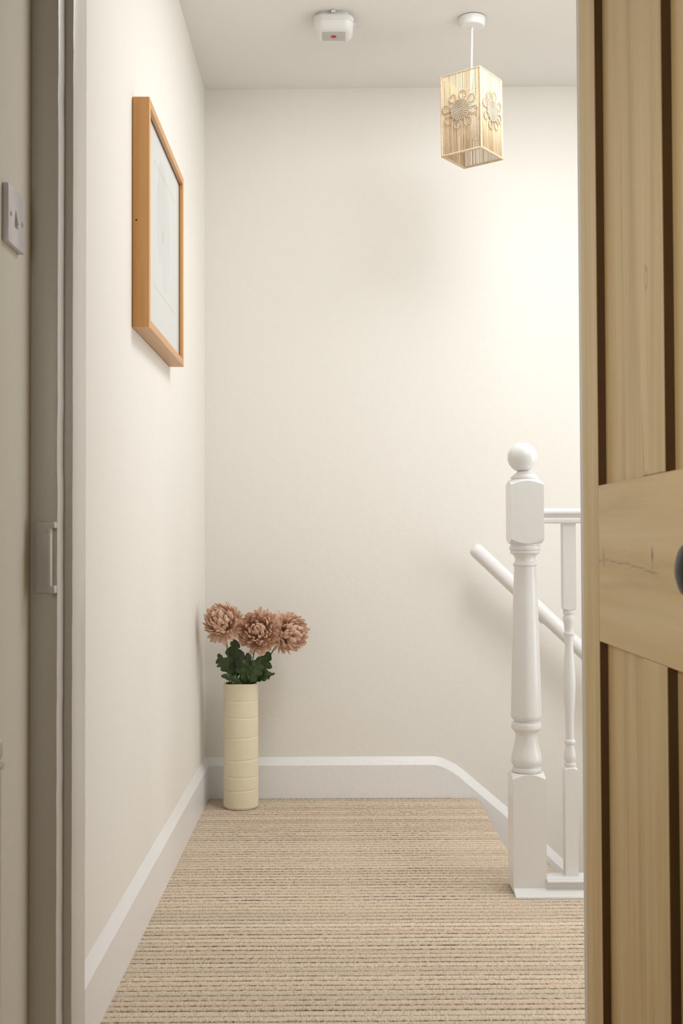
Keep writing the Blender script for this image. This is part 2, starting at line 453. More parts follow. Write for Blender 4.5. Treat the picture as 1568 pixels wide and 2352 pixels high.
# painted-over keep of the rim latch on the left jamb
kz0, kz1 = Zat(1362, Y0, 110), Zat(1199, Y0, 110)
kx0, kx1 = Xat(84, Y0), Xat(133, Y0)
bm = box(new(), kx0, kx1-0.009, Y0-0.004, Y0+0.0005, kz0, kz1, 0.0012, 2)
box(bm, kx1-0.010, kx1-0.001, Y0-0.018, Y0-0.0002, kz1-0.010, kz1, 0.0015, 2)
box(bm, kx1-0.010, kx1-0.001, Y0-0.018, Y0-0.0002, kz0, kz0+0.012, 0.0015, 2)
box(bm, kx1-0.0115, kx1-0.0075, Y0-0.018, Y0-0.0005, kz0+0.010, kz1-0.008, 0.0010, 2)
kp = obj('strike_plate', bm, M_jamb, fr_, smooth=True)
for zz in (kz1-0.014, kz0+0.014):
    obj('screw', lathe(new(), [(-0.0056, 0.0001), (-0.0052, 0.003), (-0.0038, 0.0042)], (kx0+0.018, Y0, zz), 16, 'Y', True, False), M_jamb, kp, smooth=True)

# skirtings (baseboards)
def sweep_board(name, path, normal, drop, face_off, mtl):
    """path: top edge points on the wall; bevelled top, plain face below, bottom point from drop(i)"""
    bm = new(); n = Vector(normal); rows_ = []
    for i, (p, up) in enumerate(path):
        p = Vector(p); up = Vector(up)
        t = face_off
        rows_.append([p, p + n*0.0015, p + n*(t-0.0012) - up*0.0235, p + n*t - up*0.0255, drop(i, p) + n*t, drop(i, p)])
    vr = [[bm.verts.new(q) for q in r] for r in rows_]
    for a, b_ in zip(vr[:-1], vr[1:]):
        for i in range(5): bm.faces.new((a[i], a[i+1], b_[i+1], b_[i]))
    bm.faces.new(vr[0]); bm.faces.new(vr[-1][::-1])
    return struct(name, bm, mtl, smooth=True, ang=25)
SH = Zat(1738, YB, 800)
print('skirting height', SH)
sweep_board('baseboard_left', [((WL, Y1, SH), (0, 0, 1)), ((WL, YB, SH), (0, 0, 1))], (1, 0, 0),
            lambda i, p: Vector((p.x, p.y, 0)), SKL-WL, M_trim)
pp = [(989, 1737), (1000, 1738), (1010, 1740), (1022, 1744), (1035, 1750), (1048, 1757), (1063, 1768), (1165, 1854.5), (1252, 1936), (1292, 1973)]
pts = [Vector((WL, YB, SH))] + [P(x, y_, YB-0.003) for x, y_ in pp]
pts[1].z = SH
d_ = (pts[-1]-pts[-4]).normalized()
pts.append(pts[-1] + d_*1.4)
path = []
for i, p in enumerate(pts):
    a = pts[max(i-1, 0)]; c_ = pts[min(i+1, len(pts)-1)]
    t = (c_-a).normalized(); path.append(((p.x, YB, p.z), (-t.z if t.z < 0 else 0, 0, abs(t.x)) ))
path = [(p, (-u[0]*-1, 0, u[2])) for p, u in path]
def drop_back(i, p):
    if p.x < 0.40: return Vector((p.x, YB, 0.0))
    return Vector((p.x, YB, min(0.0, p.z-0.42) if p.x > 0.47 else 0.0-0.02))
sweep_board('baseboard_back', path, (0, -1, 0), drop_back, YB-SKB, M_trim)

# stairs going down to the right
st = root('stairs', (0.5, 3.35, -0.2), kind='structure')
for k in range(1, 7):
    xn = 0.495 + 0.225*k; zt = -0.2*k
    bm = new()
    prof = [(xn-0.245, zt), (xn-0.02, zt), (xn-0.006, zt-0.006), (xn, zt-0.02), (xn-0.004, zt-0.04), (xn-0.016, zt-0.05), (xn-0.018, zt-0.22), (xn-0.245, zt-0.22)]
    ring_surface(bm, [[(x, y_, z) for x, z in prof] for y_ in (2.873, SKB-0.001)])
    obj('step', bm, M_carpet, st, smooth=True, ang=60)

# pendant position needed for nothing else; small crack in the ceiling is left to the paint
# ------------------------------------------------------------------ pine door (open towards the camera)
DX0, DX1 = 0.390, 0.430
dy_h, dy_n = 1.772, 0.998
dz0, dz1 = 0.012, 1.975
d1 = root('door_1', (0.41, dy_h, dz0), kind='structure')
off = Vector((0.41, dy_h, dz0))
def dm(y, z): return (y-off.y, z-off.z)
yi, ym1, ym0, yn = 1.670, 1.435, 1.332, 1.100      # stile inner, muntin, near stile inner
zr0, zr1, zb, zt_ = 0.7238, 0.9526, 0.166, 1.865
def py(px, X=DX0): return X*F/(px-765)
mk = []
for px, pyy, ry, rz, kk in ((1386, 1283, 0.010, 0.020, 0.45), (1498, 1277, 0.007, 0.014, 0.85), (1498, 1307, 0.005, 0.007, 0.4), (1434, 1268, .003, .002, .6), (1438, 1322, .003, .002, .5)):
    Y_ = py(px); mk.append((*dm(Y_, H-(pyy-1240)*Y_/F), ry, rz, kk))
# crack along the rail as a chain of thin marks
ck = [(1376, 1289), (1392, 1288), (1408, 1292), (1424, 1296), (1440, 1297), (1456, 1303), (1472, 1307), (1488, 1314), (1500, 1318)]
for (xa, ya) in ck:
    Y_ = py(xa); mk.append((*dm(Y_, H-(ya-1240)*Y_/F), 0.030, 0.0022, 0.55))
M_rail = wood('pine_across', *PINE, 1, 0.42, mk)
mk2 = []
for px, pyy, ry, rz, kk in ((1490, 637, 0.008, 0.017, -0.55), (1487, 607, 0.003, 0.004, 0.5), (1488, 668, 0.003, 0.005, 0.4),
                            (1480, 1070, .006, .030, .45), (1479, 1030, .004, .035, .45), (1478, 980, .003, .04, .4), (1486, 1092, .010, .006, .5)):
    Y_ = py(px); mk2.append((*dm(Y_, H-(pyy-1240)*Y_/F), ry, rz, kk))
M_pine = wood('pine_upright', *PINE, 2, 0.42, mk2)
def dpart(name, y0, y1, z0, z1, m, x0=DX0, x1=DX1, bev=0.0012):
    return obj(name, box(new(), x0, x1, y0, y1, z0, z1, bev), m, d1)
dpart('stile', yi+0.0005, dy_h, dz0, dz1, M_pine)
dpart('stile', dy_n, yn-0.0005, dz0, dz1, M_pine)
dpart('rail', yn, yi, dz0, zb, M_rail); midrail = dpart('rail', yn, yi, zr0, zr1, M_rail); dpart('rail', yn, yi, zt_, dz1, M_rail)
for z0, z1 in ((zb, zr0), (zr1, zt_)):
    dpart('muntin', ym0, ym1, z0+0.0003, z1-0.0003, M_pine)
    dpart('panel', ym1, yi, z0, z1, M_pine, DX0+0.012, DX1-0.012, 0)
    dpart('panel', yn, ym0, z0, z1, M_pine, DX0+0.012, DX1-0.012, 0)
M_pine_shade = wood('pine_painted_shade', (0.10, 0.05, 0.02), (0.14, 0.075, 0.03), (0.18, 0.10, 0.045), 2, 0.5)  # pine darkened to carry the shade of the recess edges
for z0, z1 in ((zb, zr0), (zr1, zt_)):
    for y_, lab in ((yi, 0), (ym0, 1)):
        obj('moulding', box(new(), DX0+0.0006, DX0+0.0125, y_-0.0012, y_+0.0004, z0+0.0005, z1-0.0005), M_pine_shade, d1, label='inner edge of the door panel with painted shade')  # recess shade put in as dark strips
kc = (DX0, 1.045, Zat(1310, 1.045, 1568))
bm = lathe(new(), [(0.0, 0.028), (-0.003, 0.028), (-0.006, 0.024), (-0.008, 0.012), (-0.036, 0.011), (-0.040, 0.018), (-0.046, 0.026), (-0.054, 0.030), (-0.062, 0.0285), (-0.069, 0.022), (-0.073, 0.012), (-0.0745, 0.001)], kc, 40, 'X')
obj('knob', bm, M_black, d1, smooth=True, label='round black door knob')
for zz in (0.25, 1.75):
    bm = lathe(new(), [(-0.045, 0.0055), (0.045, 0.0055)], (0.438, dy_h+0.008, zz), 14)
    box(bm, 0.4302, 0.433, dy_h-0.02, dy_h+0.004, zz-0.045, zz+0.045)
    obj('hinge', bm, M_screw, d1, smooth=True)

# ------------------------------------------------------------------ balustrade
NY = 2.861
SN = F/NY
def post_mesh(cx, cy, tab, hw, blocks, n=112, zend=None):
    """tab: (z, radius) turned profile from top to bottom; blocks: list of (ztop_c, ztop_corner, zbot_corner, zbot_c)"""
    zs = set(z for z, _ in tab)
    for b_ in blocks:
        for a, c_ in ((b_[0], b_[1]), (b_[3], b_[2])):
            for q in range(0, 25): zs.add(a+(c_-a)*q/24)
    zs = sorted(zs, reverse=True)
    rings = []
    tabr = sorted(tab)
    def R(z):
        for (c0, k0, k1, c1) in blocks:
            if c1 <= z <= c0:
                if z >= k0: return hw*(1 + 0.4143*(c0-z)/max(c0-k0, 1e-6))
                if z <= k1: return hw*(1 + 0.4143*(z-c1)/max(k1-c1, 1e-6))
                return hw*1.5
        return interp(tabr, z)
    for z in zs:
        r = R(z); ring = []
        for i in range(n):
            a = 2*math.pi*i/n
            sq = hw/max(abs(math.cos(a)), abs(math.sin(a)))
            rr = min(sq, r)
            ring.append((cx+rr*math.cos(a), cy+rr*math.sin(a), z))
        rings.append(ring)
    bm = new(); ring_surface(bm, rings); return bm
bal = root('balustrade', (Xat(1210, NY), NY, 0), label='white painted landing balustrade with ball-topped newel post and turned spindle, right of the stair head', category='balustrade')
ncx = Xat(1207, NY, 1500)
zn = lambda py_: Zat(py_, NY, 1205)
zf = lambda py_: Zat(py_, NY-0.041, 1205)
T = [(1083, 17), (1086, 19), (1091, 26), (1095.5, 31), (1099.5, 31.5), (1101, 30), (1103.5, 36)]
T2 = [(1248.5, 36), (1249.5, 33.5), (1253, 33), (1254, 35), (1257, 36), (1261, 36), (1264, 34.5), (1265.5, 33), (1267, 34), (1269.5, 34), (1271.5, 32),
      (1274, 28), (1277, 25.5), (1282, 23.3), (1287, 22.8), (1290.5, 23.8), (1292, 25), (1293.5, 27), (1296, 28), (1298.5, 27.5), (1300, 25.5), (1302, 25),
      (1365, 28), (1430, 29.6), (1500, 31.6), (1570, 33.4), (1640, 35), (1645, 35), (1649, 33.5), (1652.5, 30), (1654, 27.5), (1656, 27.5), (1657.5, 31),
      (1661, 33.8), (1666, 34.6), (1671, 34.4), (1675, 32), (1676.5, 30), (1680, 27), (1685, 25.3), (1690, 25), (1697, 25.6), (1706, 27), (1718, 29.8),
      (1730, 32.8), (1740, 35), (1746, 35.6), (1751, 34.8), (1756, 31.5), (1758.5, 29.5), (1760, 29.5), (1761, 32), (1764, 33.8), (1768, 34), (1770.5, 33), (1772, 31), (1779, 37)]
hwN = 0.0412
tab = [(zn(a), b_/SN) for a, b_ in T+T2]
blocks = [(zf(1103.8), zf(1112.7), zf(1239), zf(1248.5)), (zf(1780), zf(1791), -0.3, -0.31)]
tab += [(0.004, hwN)]
bm = post_mesh(ncx, NY, tab, hwN, blocks)
bmesh.ops.delete(bm, geom=[v for v in bm.verts if v.co.z < -0.05], context='VERTS')
npost = obj('newel_post', bm, M_gloss, bal, smooth=True, ang=28)
bz = zn(1050.3); br = 34.3/SN
bm = lathe(new(), [(br*math.cos(math.pi*i/28), br*math.sin(math.pi*i/28)) for i in range(0, 26)], (ncx-0.005, NY, bz), 56)
obj('ball_finial', bm, M_gloss, npost, smooth=True)
# handrail
def extrude_x(prof, x0, x1):
    bm = new(); ring_surface(bm, [[(x, y_, z) for y_, z in prof] for x in (x0, x1)]); return bm
hz1, hz0 = Zat(1166.5, 2.83, 1290), Zat(1202, 2.83, 1290)
hh = hz1-hz0
half_ = [(0.0, 1.0), (0.014, 0.98), (0.024, 0.90), (0.0295, 0.78), (0.030, 0.66), (0.0285, 0.60), (0.024, 0.58), (0.0215, 0.50), (0.0215, 0.38), (0.026, 0.36), (0.0285, 0.28), (0.0285, 0.10), (0.026, 0.0)]
prof = [(NY-a, hz0+hh*b_) for a, b_ in half_] + [(NY+a, hz0+hh*b_) for a, b_ in half_[::-1][:-1]]
obj('handrail', extrude_x(prof, ncx+hwN-0.001, XR), M_gloss, bal, smooth=True, ang=30)
# base rail with bevelled plinth
half_ = [(-0.078, 0.0), (-0.079, 0.004), (-0.048, 0.0135), (-0.0445, 0.0135)]
prof = [(NY-0.079, 0.0), (NY-0.078, 0.004), (NY-0.0435, 0.0145), (NY-0.0425, 0.0145), (NY-0.0425, 0.029), (NY-0.052, 0.0295), (NY-0.0545, 0.032), (NY-0.0540, 0.0345), (NY-0.050, 0.0365),
        (NY-0.0485, 0.0362), (NY-0.048, 0.0350), (NY-0.0465, 0.0350), (NY-0.046, 0.0368), (NY+0.010, 0.0368), (NY+0.010, 0.0)]
obj('base_rail', extrude_x(prof, ncx+hwN-0.0005, XR), M_gloss, bal, smooth=True, ang=20)
# plinth bevel in front of the newel
prof = [(NY-0.079, 0.0), (NY-0.078, 0.004), (NY-0.0405, 0.0145), (NY-0.0400, 0.0)]
obj('plinth', extrude_x(prof, ncx-hwN+0.0005, ncx+hwN), M_gloss, bal, smooth=True, ang=20)
# spindles
BY = 2.858; SB = F/BY
bcx = Xat(1307.5, BY, 1600)
zb_ = lambda p: Zat(p, BY, 1307)
B = [(1400.5, 14), (1401.2, 12.6), (1403, 13.6), (1406, 14), (1409, 13.4), (1410.5, 11.4), (1412, 11.2), (1415, 13), (1419, 13.9), (1424, 13.6), (1431, 12.2),
     (1440, 10.9), (1449, 10.1), (1451, 10.6), (1453, 12.4), (1455.5, 12.7), (1458.5, 12.2), (1460, 10.4), (1464, 10.1), (1485, 9.5), (1500, 10.1), (1520, 11.6), (1540, 12.9),
     (1560, 13.9), (1575, 14), (1595, 13.1), (1620, 11.6), (1645, 9.9), (1670, 9.3), (1697, 9.3), (1699, 11), (1701, 12.3), (1704, 12.6), (1707, 12.1), (1709.5, 9.9), (1713, 9.7),
     (1721, 11.2), (1730, 13), (1738, 13.8), (1745, 13.3), (1749, 11.6), (1751, 11.5), (1753, 13.1), (1756, 13.6), (1758.5, 13.1), (1760, 12), (1763, 14.5)]
hwB = 0.0159
tabB = [(zb_(a), b_/SB) for a, b_ in B]
blocksB = [(hz0+0.06, hz0+0.05, zb_(1397), zb_(1400)), (zb_(1762.5), zb_(1766), -0.3, -0.31)]
tabB += [(hz0+0.002, hwB), (0.035, hwB)]
bm = post_mesh(bcx, BY, tabB, hwB, blocksB, 64)
bmesh.ops.delete(bm, geom=[v for v in bm.verts if v.co.z < 0.0 or v.co.z > hz0+0.004], context='VERTS')
sp = obj('spindle', bm, M_gloss, bal, smooth=True, ang=28)
for k in range(1, 10):
    c2 = sp.copy(); COL.objects.link(c2); c2.parent = bal; c2.location.x += 0.125*k

# ------------------------------------------------------------------ wall handrail
HY = 3.775
a_ = P(1085, 1256, HY); e1 = P(1175, 1343.5, HY); e2 = P(1335, 1492, HY)
dr = (e2-a_).normalized()
wh = root('stair_handrail', a_, label='round white handrail sloping down along the cream back wall behind the newel post', category='handrail')
rr = 0.0245
ptsr = [a_ - dr*0.0, a_+dr*0.004, a_+dr*0.010, a_+dr*0.018, a_+dr*0.03, a_+dr*1.35]
rad = [rr*0.35, rr*0.72, rr*0.90, rr*0.98, rr, rr]
obj('rail', tube(new(), ptsr, rad, 32), M_gloss, wh, smooth=True, ang=40)
for t_ in (0.26, 0.95):
    c_ = a_ + dr*t_
    bm = box(new(), -0.06, 0.06, -0.004, 0.004, -0.006, 0.0)
    bmesh.ops.transform(bm, matrix=Matrix.Translation(c_ - Vector((0, 0, 0)) + Vector((0, 0, -rr*1.30))) @ Matrix.Rotation(math.atan2(-dr.z, dr.x), 4, 'Y'), verts=bm.verts)
    tube(bm, [c_+Vector((0, 0, -rr*1.3)), c_+Vector((0, 0.03, -rr*1.6)), c_+Vector((0, YB-HY-0.002, -rr*1.6))], 0.006, 10)
    lathe(bm, [(YB-HY-0.008, 0.02), (YB-HY-0.0005, 0.02)], (c_.x, c_.y, c_.z-rr*1.6), 20, 'Y')
    obj('bracket', bm, M_gloss, wh, smooth=True)

# ------------------------------------------------------------------ picture
PX = -0.400                                # front plane
pY0, pY1, pZ0, pZ1 = 2.475, 3.050, 1.340, 1.848
pr = root('picture', (WL, (pY0+pY1)/2, pZ0), label='box-framed honey wood picture of a pale grey flower on the left wall', category='picture')
fwid = 0.019
obj('frame_side', box(new(), WL+0.001, PX, pY0, pY0+fwid, pZ0, pZ1, 0.0008), M_frame, pr)
obj('frame_side', box(new(), WL+0.001, PX, pY1-fwid, pY1, pZ0, pZ1, 0.0008), M_frame, pr)
obj('frame_rail', box(new(), WL+0.001, PX, pY0+fwid, pY1-fwid, pZ0, pZ0+fwid, 0.0008), M_frameh, pr)
obj('frame_rail', box(new(), WL+0.001, PX, pY0+fwid, pY1-fwid, pZ1-fwid, pZ1, 0.0008), M_frameh, pr)
fs = obj('nail', lathe(new(), [(0, 0.0022), (-0.0004, 0.0018)], (-0.4285, pY0, Zat(505, pY0, 315)), 12, 'Y'), M_black, pr)
# mat board with the pale print (flat print as a colour attribute)
NYp, NZp = 150, 190
my0, my1, mz0, mz1 = pY0+fwid-0.002, pY1-fwid+0.002, pZ0+fwid-0.002, pZ1-fwid+0.002
bm = new()
def inY(px, Xp=-0.411): return Xp*F/(px-765)
verts = []
for j in range(NZp+1):
    verts.append([bm.verts.new((-0.411, my0+(my1-my0)*i/NYp, mz0+(mz1-mz0)*j/NZp)) for i in range(NYp+1)])
for j in range(NZp):
    for i in range(NYp): bm.faces.new((verts[j][i], verts[j][i+1], verts[j+1][i+1], verts[j+1][i]))
M_print, nt, b = mat('print_paper', (0.85, 0.85, 0.83), 0.6)
at = N(nt, 'ShaderNodeAttribute', attribute_name='ink'); nt.links.new(at.outputs['Color'], b.inputs['Base Color'])
pm = obj('print', bm, M_print, pr)
ink = pm.data.color_attributes.new('ink', 'FLOAT_COLOR', 'POINT')
fy, fz = inY(375), H+(1240-535)*inY(375)/F
fy0, fy1 = inY(354), inY(400.5)
fz1 = H+(1240-359)*inY(354)/F; fz0 = H+(1240-651)*inY(354)/F
petals = [(97, 0.165, 0.075), (62, 0.140, 0.070), (128, 0.130, 0.065), (22, 0.115, 0.065), (165, 0.115, 0.060), (205, 0.110, 0.060), (-28, 0.120, 0.060), (-72, 0.135, 0.058), (-120, 0.085, 0.05)]
offp = wloc(pr)
for idx_, v in enumerate(pm.data.vertices):
    y_, z_ = v.co.y+offp.y, v.co.z+offp.z
    k_ = 0.0
    for (an, L, W) in petals:
        a = math.radians(an)
        u = (y_-fy)*math.cos(a) + (z_-fz)*math.sin(a); s_ = -(y_-fy)*math.sin(a) + (z_-fz)*math.cos(a)
        q = ((u-L*0.52)/(L*0.52))**2 + (s_/(W*(0.6+0.5*max(0, u)/L)))**2
        if q < 1:
            k_ = max(k_, 0.040 + 0.012*math.sin(math.atan2(s_, u+0.02)*60) + 0.012*math.sin(an*3.0) + (0.012 if q > 0.88 else 0) - 0.012*math.sqrt(q))
    r_ = math.hypot(y_-fy+0.005, z_-fz+0.01)
    g_ = max(0, 1-r_/0.020)*0.16
    col = [0.70-k_*1.6-g_, 0.71-k_*1.5-g_*0.9, 0.70-k_*1.6-g_*1.3]
    if abs(y_-fy-0.004) < 0.0022 and fz0 < z_ < fz-0.05: col = [c-0.12 for c in col]
    inside = fy0 < y_ < fy1 and fz0 < z_ < fz1
    near = min(abs(y_-fy0), abs(y_-fy1)) < 0.0019 and fz0 < z_ < fz1 or min(abs(z_-fz0), abs(z_-fz1)) < 0.0019 and fy0 < y_ < fy1
    if near: col = [col[0]-0.10, col[1]-0.11, col[2]-0.16]
    ink.data[idx_].color = (*[max(0, c) for c in col], 1)
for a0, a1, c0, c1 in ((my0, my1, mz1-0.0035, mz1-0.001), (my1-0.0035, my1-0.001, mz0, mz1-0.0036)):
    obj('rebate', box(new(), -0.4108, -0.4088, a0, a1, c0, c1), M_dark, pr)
M_pg, nt, b = mat('picture_glass', (1, 1, 1), 0.03)
nt.nodes.remove(b)
tr = N(nt, 'ShaderNodeBsdfTransparent'); gl_ = N(nt, 'ShaderNodeBsdfGlossy'); gl_.inputs['Roughness'].default_value = 0.02
fn = N(nt, 'ShaderNodeLayerWeight'); fn.inputs['Blend'].default_value = 0.5; fnp = math_(nt, 'MULTIPLY', math_(nt, 'POWER', fn.outputs['Facing'], 5.0), 0.45); mx = N(nt, 'ShaderNodeMixShader')
nt.links.new(fnp, mx.inputs[0]); nt.links.new(tr.outputs[0], mx.inputs[1]); nt.links.new(gl_.outputs[0], mx.inputs[2])
nt.links.new(mx.outputs[0], nt.nodes['Material Output'].inputs['Surface'])
bm = new(); bm.faces.new([bm.verts.new(q) for q in ((-0.4085, my0, mz0), (-0.4085, my1, mz0), (-0.4085, my1, mz1), (-0.4085, my0, mz1))])
obj('glass', bm, M_pg, pr)

# ------------------------------------------------------------------ light switch
SWX = -0.482
sy0, sy1 = 1.655, 1.741
sz1 = H+(1240-411)*sy0/F; sz0 = sz1-0.086
sw = root('light_switch', (SWX, (sy0+sy1)/2, sz0), label='square white light switch on the dim wall at the left edge', category='switch')
obj('plate', box(new(), SWX, SWX+0.009, sy0, sy1, sz0, sz1, 0.0012, 2), M_switch, sw, smooth=True)
cy, cz = (sy0+sy1)/2, (sz0+sz1)/2
bm = new()
prof = [(SWX+0.008, cz+0.013), (SWX+0.0092, cz+0.013), (SWX+0.0135, cz-0.010), (SWX+0.0120, cz-0.013), (SWX+0.008, cz-0.013)]
ring_surface(bm, [[(x, y_, z) for x, z in prof] for y_ in (cy-0.006, cy+0.006)])
obj('rocker', bm, M_switch, sw)
for yy_ in (cy-0.0302, cy+0.0302):
    obj('screw', lathe(new(), [(0, 0.0042), (0.0003, 0.0036)], (SWX+0.0091, yy_, cz), 16, 'X'), M_grille, sw)

# ------------------------------------------------------------------ cabinet end just inside the left edge
cb = root('cabinet', (-0.386, 0.83, 0), label='cream painted low cabinet with overhanging top, just inside the left edge', category='cabinet')
cX = Xat(5, 1.0, 1700); cT = Zat(1692, 1.005, 10)
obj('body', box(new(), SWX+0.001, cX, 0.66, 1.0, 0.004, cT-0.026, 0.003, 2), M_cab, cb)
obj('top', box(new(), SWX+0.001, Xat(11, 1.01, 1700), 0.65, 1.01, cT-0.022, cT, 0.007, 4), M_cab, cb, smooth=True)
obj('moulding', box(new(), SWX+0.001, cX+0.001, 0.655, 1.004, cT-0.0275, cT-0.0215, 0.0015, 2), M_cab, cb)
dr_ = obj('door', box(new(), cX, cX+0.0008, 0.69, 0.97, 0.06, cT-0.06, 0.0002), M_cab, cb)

# ------------------------------------------------------------------ smoke alarm
ax, ay = Xat(766, 3.36, 60), 3.36
sa = root('smoke_alarm', (ax, ay, ZC), label='white rounded-square smoke alarm with a red button on the ceiling', category='smoke alarm')
def rsq(h, r, n=9):
    out = []
    for cx_, cy_, a0 in ((h-r, h-r, 0), (-(h-r), h-r, 90), (-(h-r), -(h-r), 180), (h-r, -(h-r), 270)):
        for i in range(n):
            a = math.radians(a0+90*i/(n-1)); out.append((cx_+r*math.cos(a), cy_+r*math.sin(a)))
    return out
def rs_solid(levels):
    bm = new()
    ring_surface(bm, [[(ax+x*1.0, ay+y_*1.0, z) for x, y_ in rsq(h, r)] for z, h, r in levels]); return bm
obj('base', rs_solid([(ZC-0.0005, 0.046, 0.02), (ZC-0.011, 0.046, 0.02), (ZC-0.012, 0.050, 0.024)]), M_plastic, sa, smooth=True)
obj('body', rs_solid([(ZC-0.010, 0.053, 0.026), (ZC-0.013, 0.0575, 0.028), (ZC-0.016, 0.0592, 0.028), (ZC-0.030, 0.0597, 0.028), (ZC-0.0305, 0.0580, 0.028)]), M_plastic, sa, smooth=True)
cover = obj('cover', rs_solid([(ZC-0.0305, 0.0580, 0.028), (ZC-0.0318, 0.0577, 0.028), (ZC-0.042, 0.0555, 0.026), (ZC-0.049, 0.0505, 0.024), (ZC-0.053, 0.045, 0.021), (ZC-0.0548, 0.040, 0.019)]), M_plastic, sa, smooth=True, ang=50)
bm = new()
for i in range(-17, 18):
    o_ = i*0.0042
    for sgn in (0,):
        pts_ = []
        a = math.radians(28)
        dx, dy = math.cos(a), -math.sin(a)*-1
        cxx, cyy = 0, o_
        seg = []
        tmin, tmax = -0.06, 0.06
        # clip to the grille square
        for (p0, d0, h_) in ((cxx, dx, 0.035), (cyy, dy, 0.031)):
            t1, t2 = (-h_-p0)/d0, (h_-p0)/d0
            if t1 > t2: t1, t2 = t2, t1
            tmin, tmax = max(tmin, t1), min(tmax, t2)
        if tmax-tmin > 0.004:
            p0 = Vector((ax+cxx+dx*tmin, ay+cyy+dy*tmin, ZC-0.0550)); p1 = Vector((ax+cxx+dx*tmax, ay+cyy+dy*tmax, ZC-0.0550))
            nrm = Vector((-dy, dx, 0))*0.0006
            bm.faces.new([bm.verts.new(q) for q in (p0-nrm, p1-nrm, p1+nrm, p0+nrm)])
obj('grille', bm, M_grille, sa, kind='stuff')
obj('button', lathe(new(), [(-0.0573, 0.001), (-0.0571, 0.0065), (-0.0560, 0.0080), (-0.0546, 0.0082)], (ax, ay+0.002, ZC), 24), M_red, sa, smooth=True, label='red test button')
obj('tab', box(new(), ax-0.007, ax+0.005, ay-0.064, ay-0.046, ZC-0.010, ZC-0.003, 0.001), M_plastic, sa)
obj('clip', box(new(), ax+0.060, ax+0.066, ay-0.01, ay-0.006, ZC-0.024, ZC-0.020, 0.0005), M_plastic, sa)

# ------------------------------------------------------------------ pendant lamp
lx, ly = Xat(1083.5, 3.365, 60), 3.365
pl = root('pendant_lamp', (lx, ly, ZC), label='pendant lamp with a square rattan stick shade carrying rope flowers, hanging from the ceiling', category='lamp')
obj('ceiling_rose', lathe(new(), [(-0.0003, 0.0405), (-0.008, 0.0400), (-0.022, 0.0375), (-0.025, 0.034), (-0.026, 0.004), (-0.029, 0.0035), (-0.029, 0.0005)], (lx, ly, ZC), 48), M_plastic, pl, smooth=True)
scx, scy = 0.4165, 3.365
zt, zbm = 2.250, 2.013
obj('cord', tube(new(), [(lx, ly, ZC-0.026), (scx, scy, 2.19)], 0.0032, 10), M_plastic, pl, smooth=True)
hd = obj('lamp_holder', lathe(new(), [(2.2000, 0.005), (2.1960, 0.012), (2.1780, 0.0165), (2.1630, 0.0185), (2.1620, 0.021), (2.1560, 0.021), (2.1550, 0.0185), (2.1400, 0.0185)], (scx, scy, 0), 28), M_plastic, pl, smooth=True)
obj('bulb', lathe(new(), [(2.1420, 0.013), (2.1340, 0.015), (2.1260, 0.021), (2.1160, 0.027), (2.1040, 0.0298), (2.0920, 0.0285), (2.0820, 0.023), (2.0760, 0.014), (2.0740, 0.003)], (scx, scy, 0), 32), M_bulb, pl, smooth=True)
ha = 0.0655*math.sqrt(2)
ang0 = math.atan2(-0.095, 0.015)
corn = [Vector((scx+ha*math.cos(ang0+i*math.pi/2), scy+ha*math.sin(ang0+i*math.pi/2), 0)) for i in range(4)]
tilt = Matrix.Translation((scx, scy, zt)) @ Matrix.Rotation(-0.012, 4, 'Y') @ Matrix.Translation((-scx, -scy, -zt))
shade = bpy.data.objects.new('lamp_shade', None)
bm = new()
for i in range(4):
    a, c_ = corn[i], corn[(i+1) % 4]
    for z, r in ((zt, 0.0026), (zbm, 0.0036)):
        tube(bm, [tilt @ (a+Vector((0, 0, z))), tilt @ (c_+Vector((0, 0, z)))], r, 10)
    # bound corner: slightly lumpy winding
    nseg = 90
    tube(bm, [tilt @ (a+Vector((0, 0, zbm+(zt-zbm)*q/nseg))) for q in range(nseg+1)], [0.0029+0.0006*(q % 2) for q in range(nseg+1)], 10)
shade = obj('lamp_shade', bm, M_wrap, pl, smooth=True, ang=60)
bm = new()
for i in range(4):
    tube(bm, [Vector((scx, scy, 2.159)), tilt @ (corn[i]*0.55+Vector((scx, scy, 0))*0.45+Vector((0, 0, 2.199))), tilt @ (corn[i]+Vector((0, 0, zt)))], 0.0010, 6)
obj('shade_carrier', bm, M_iron, shade, smooth=True)
bm = tube(new(), [(0, 0, 0), (0, 0, zt-zbm)], 0.0014, 7)
me = bpy.data.meshes.new('rattan_stick'); bm.to_mesh(me); bm.free(); me.materials.append(M_rat)
me.polygons.foreach_set('use_smooth', [True]*len(me.polygons))
rnd = random.Random(4)
offs = wloc(shade)
for i in range(4):
    a, c_ = corn[i], corn[(i+1) % 4]
    ns = 28
    for q in range(1, ns):
        if rnd.random() < 0.03: continue
        t_ = (q + rnd.uniform(-0.16, 0.16))/ns
        pb = tilt @ (a.lerp(c_, t_) + Vector((0, 0, zbm)))
        ptp = tilt @ (a.lerp(c_, t_+rnd.uniform(-0.003, 0.003)) + Vector((0, 0, zt)))
        o = bpy.data.objects.new('rattan_stick', me); COL.objects.link(o); o.parent = shade
        o.location = pb - offs
        o.rotation_mode = 'QUATERNION'
        o.rotation_quaternion = Vector((0, 0, 1)).rotation_difference((ptp-pb).normalized())
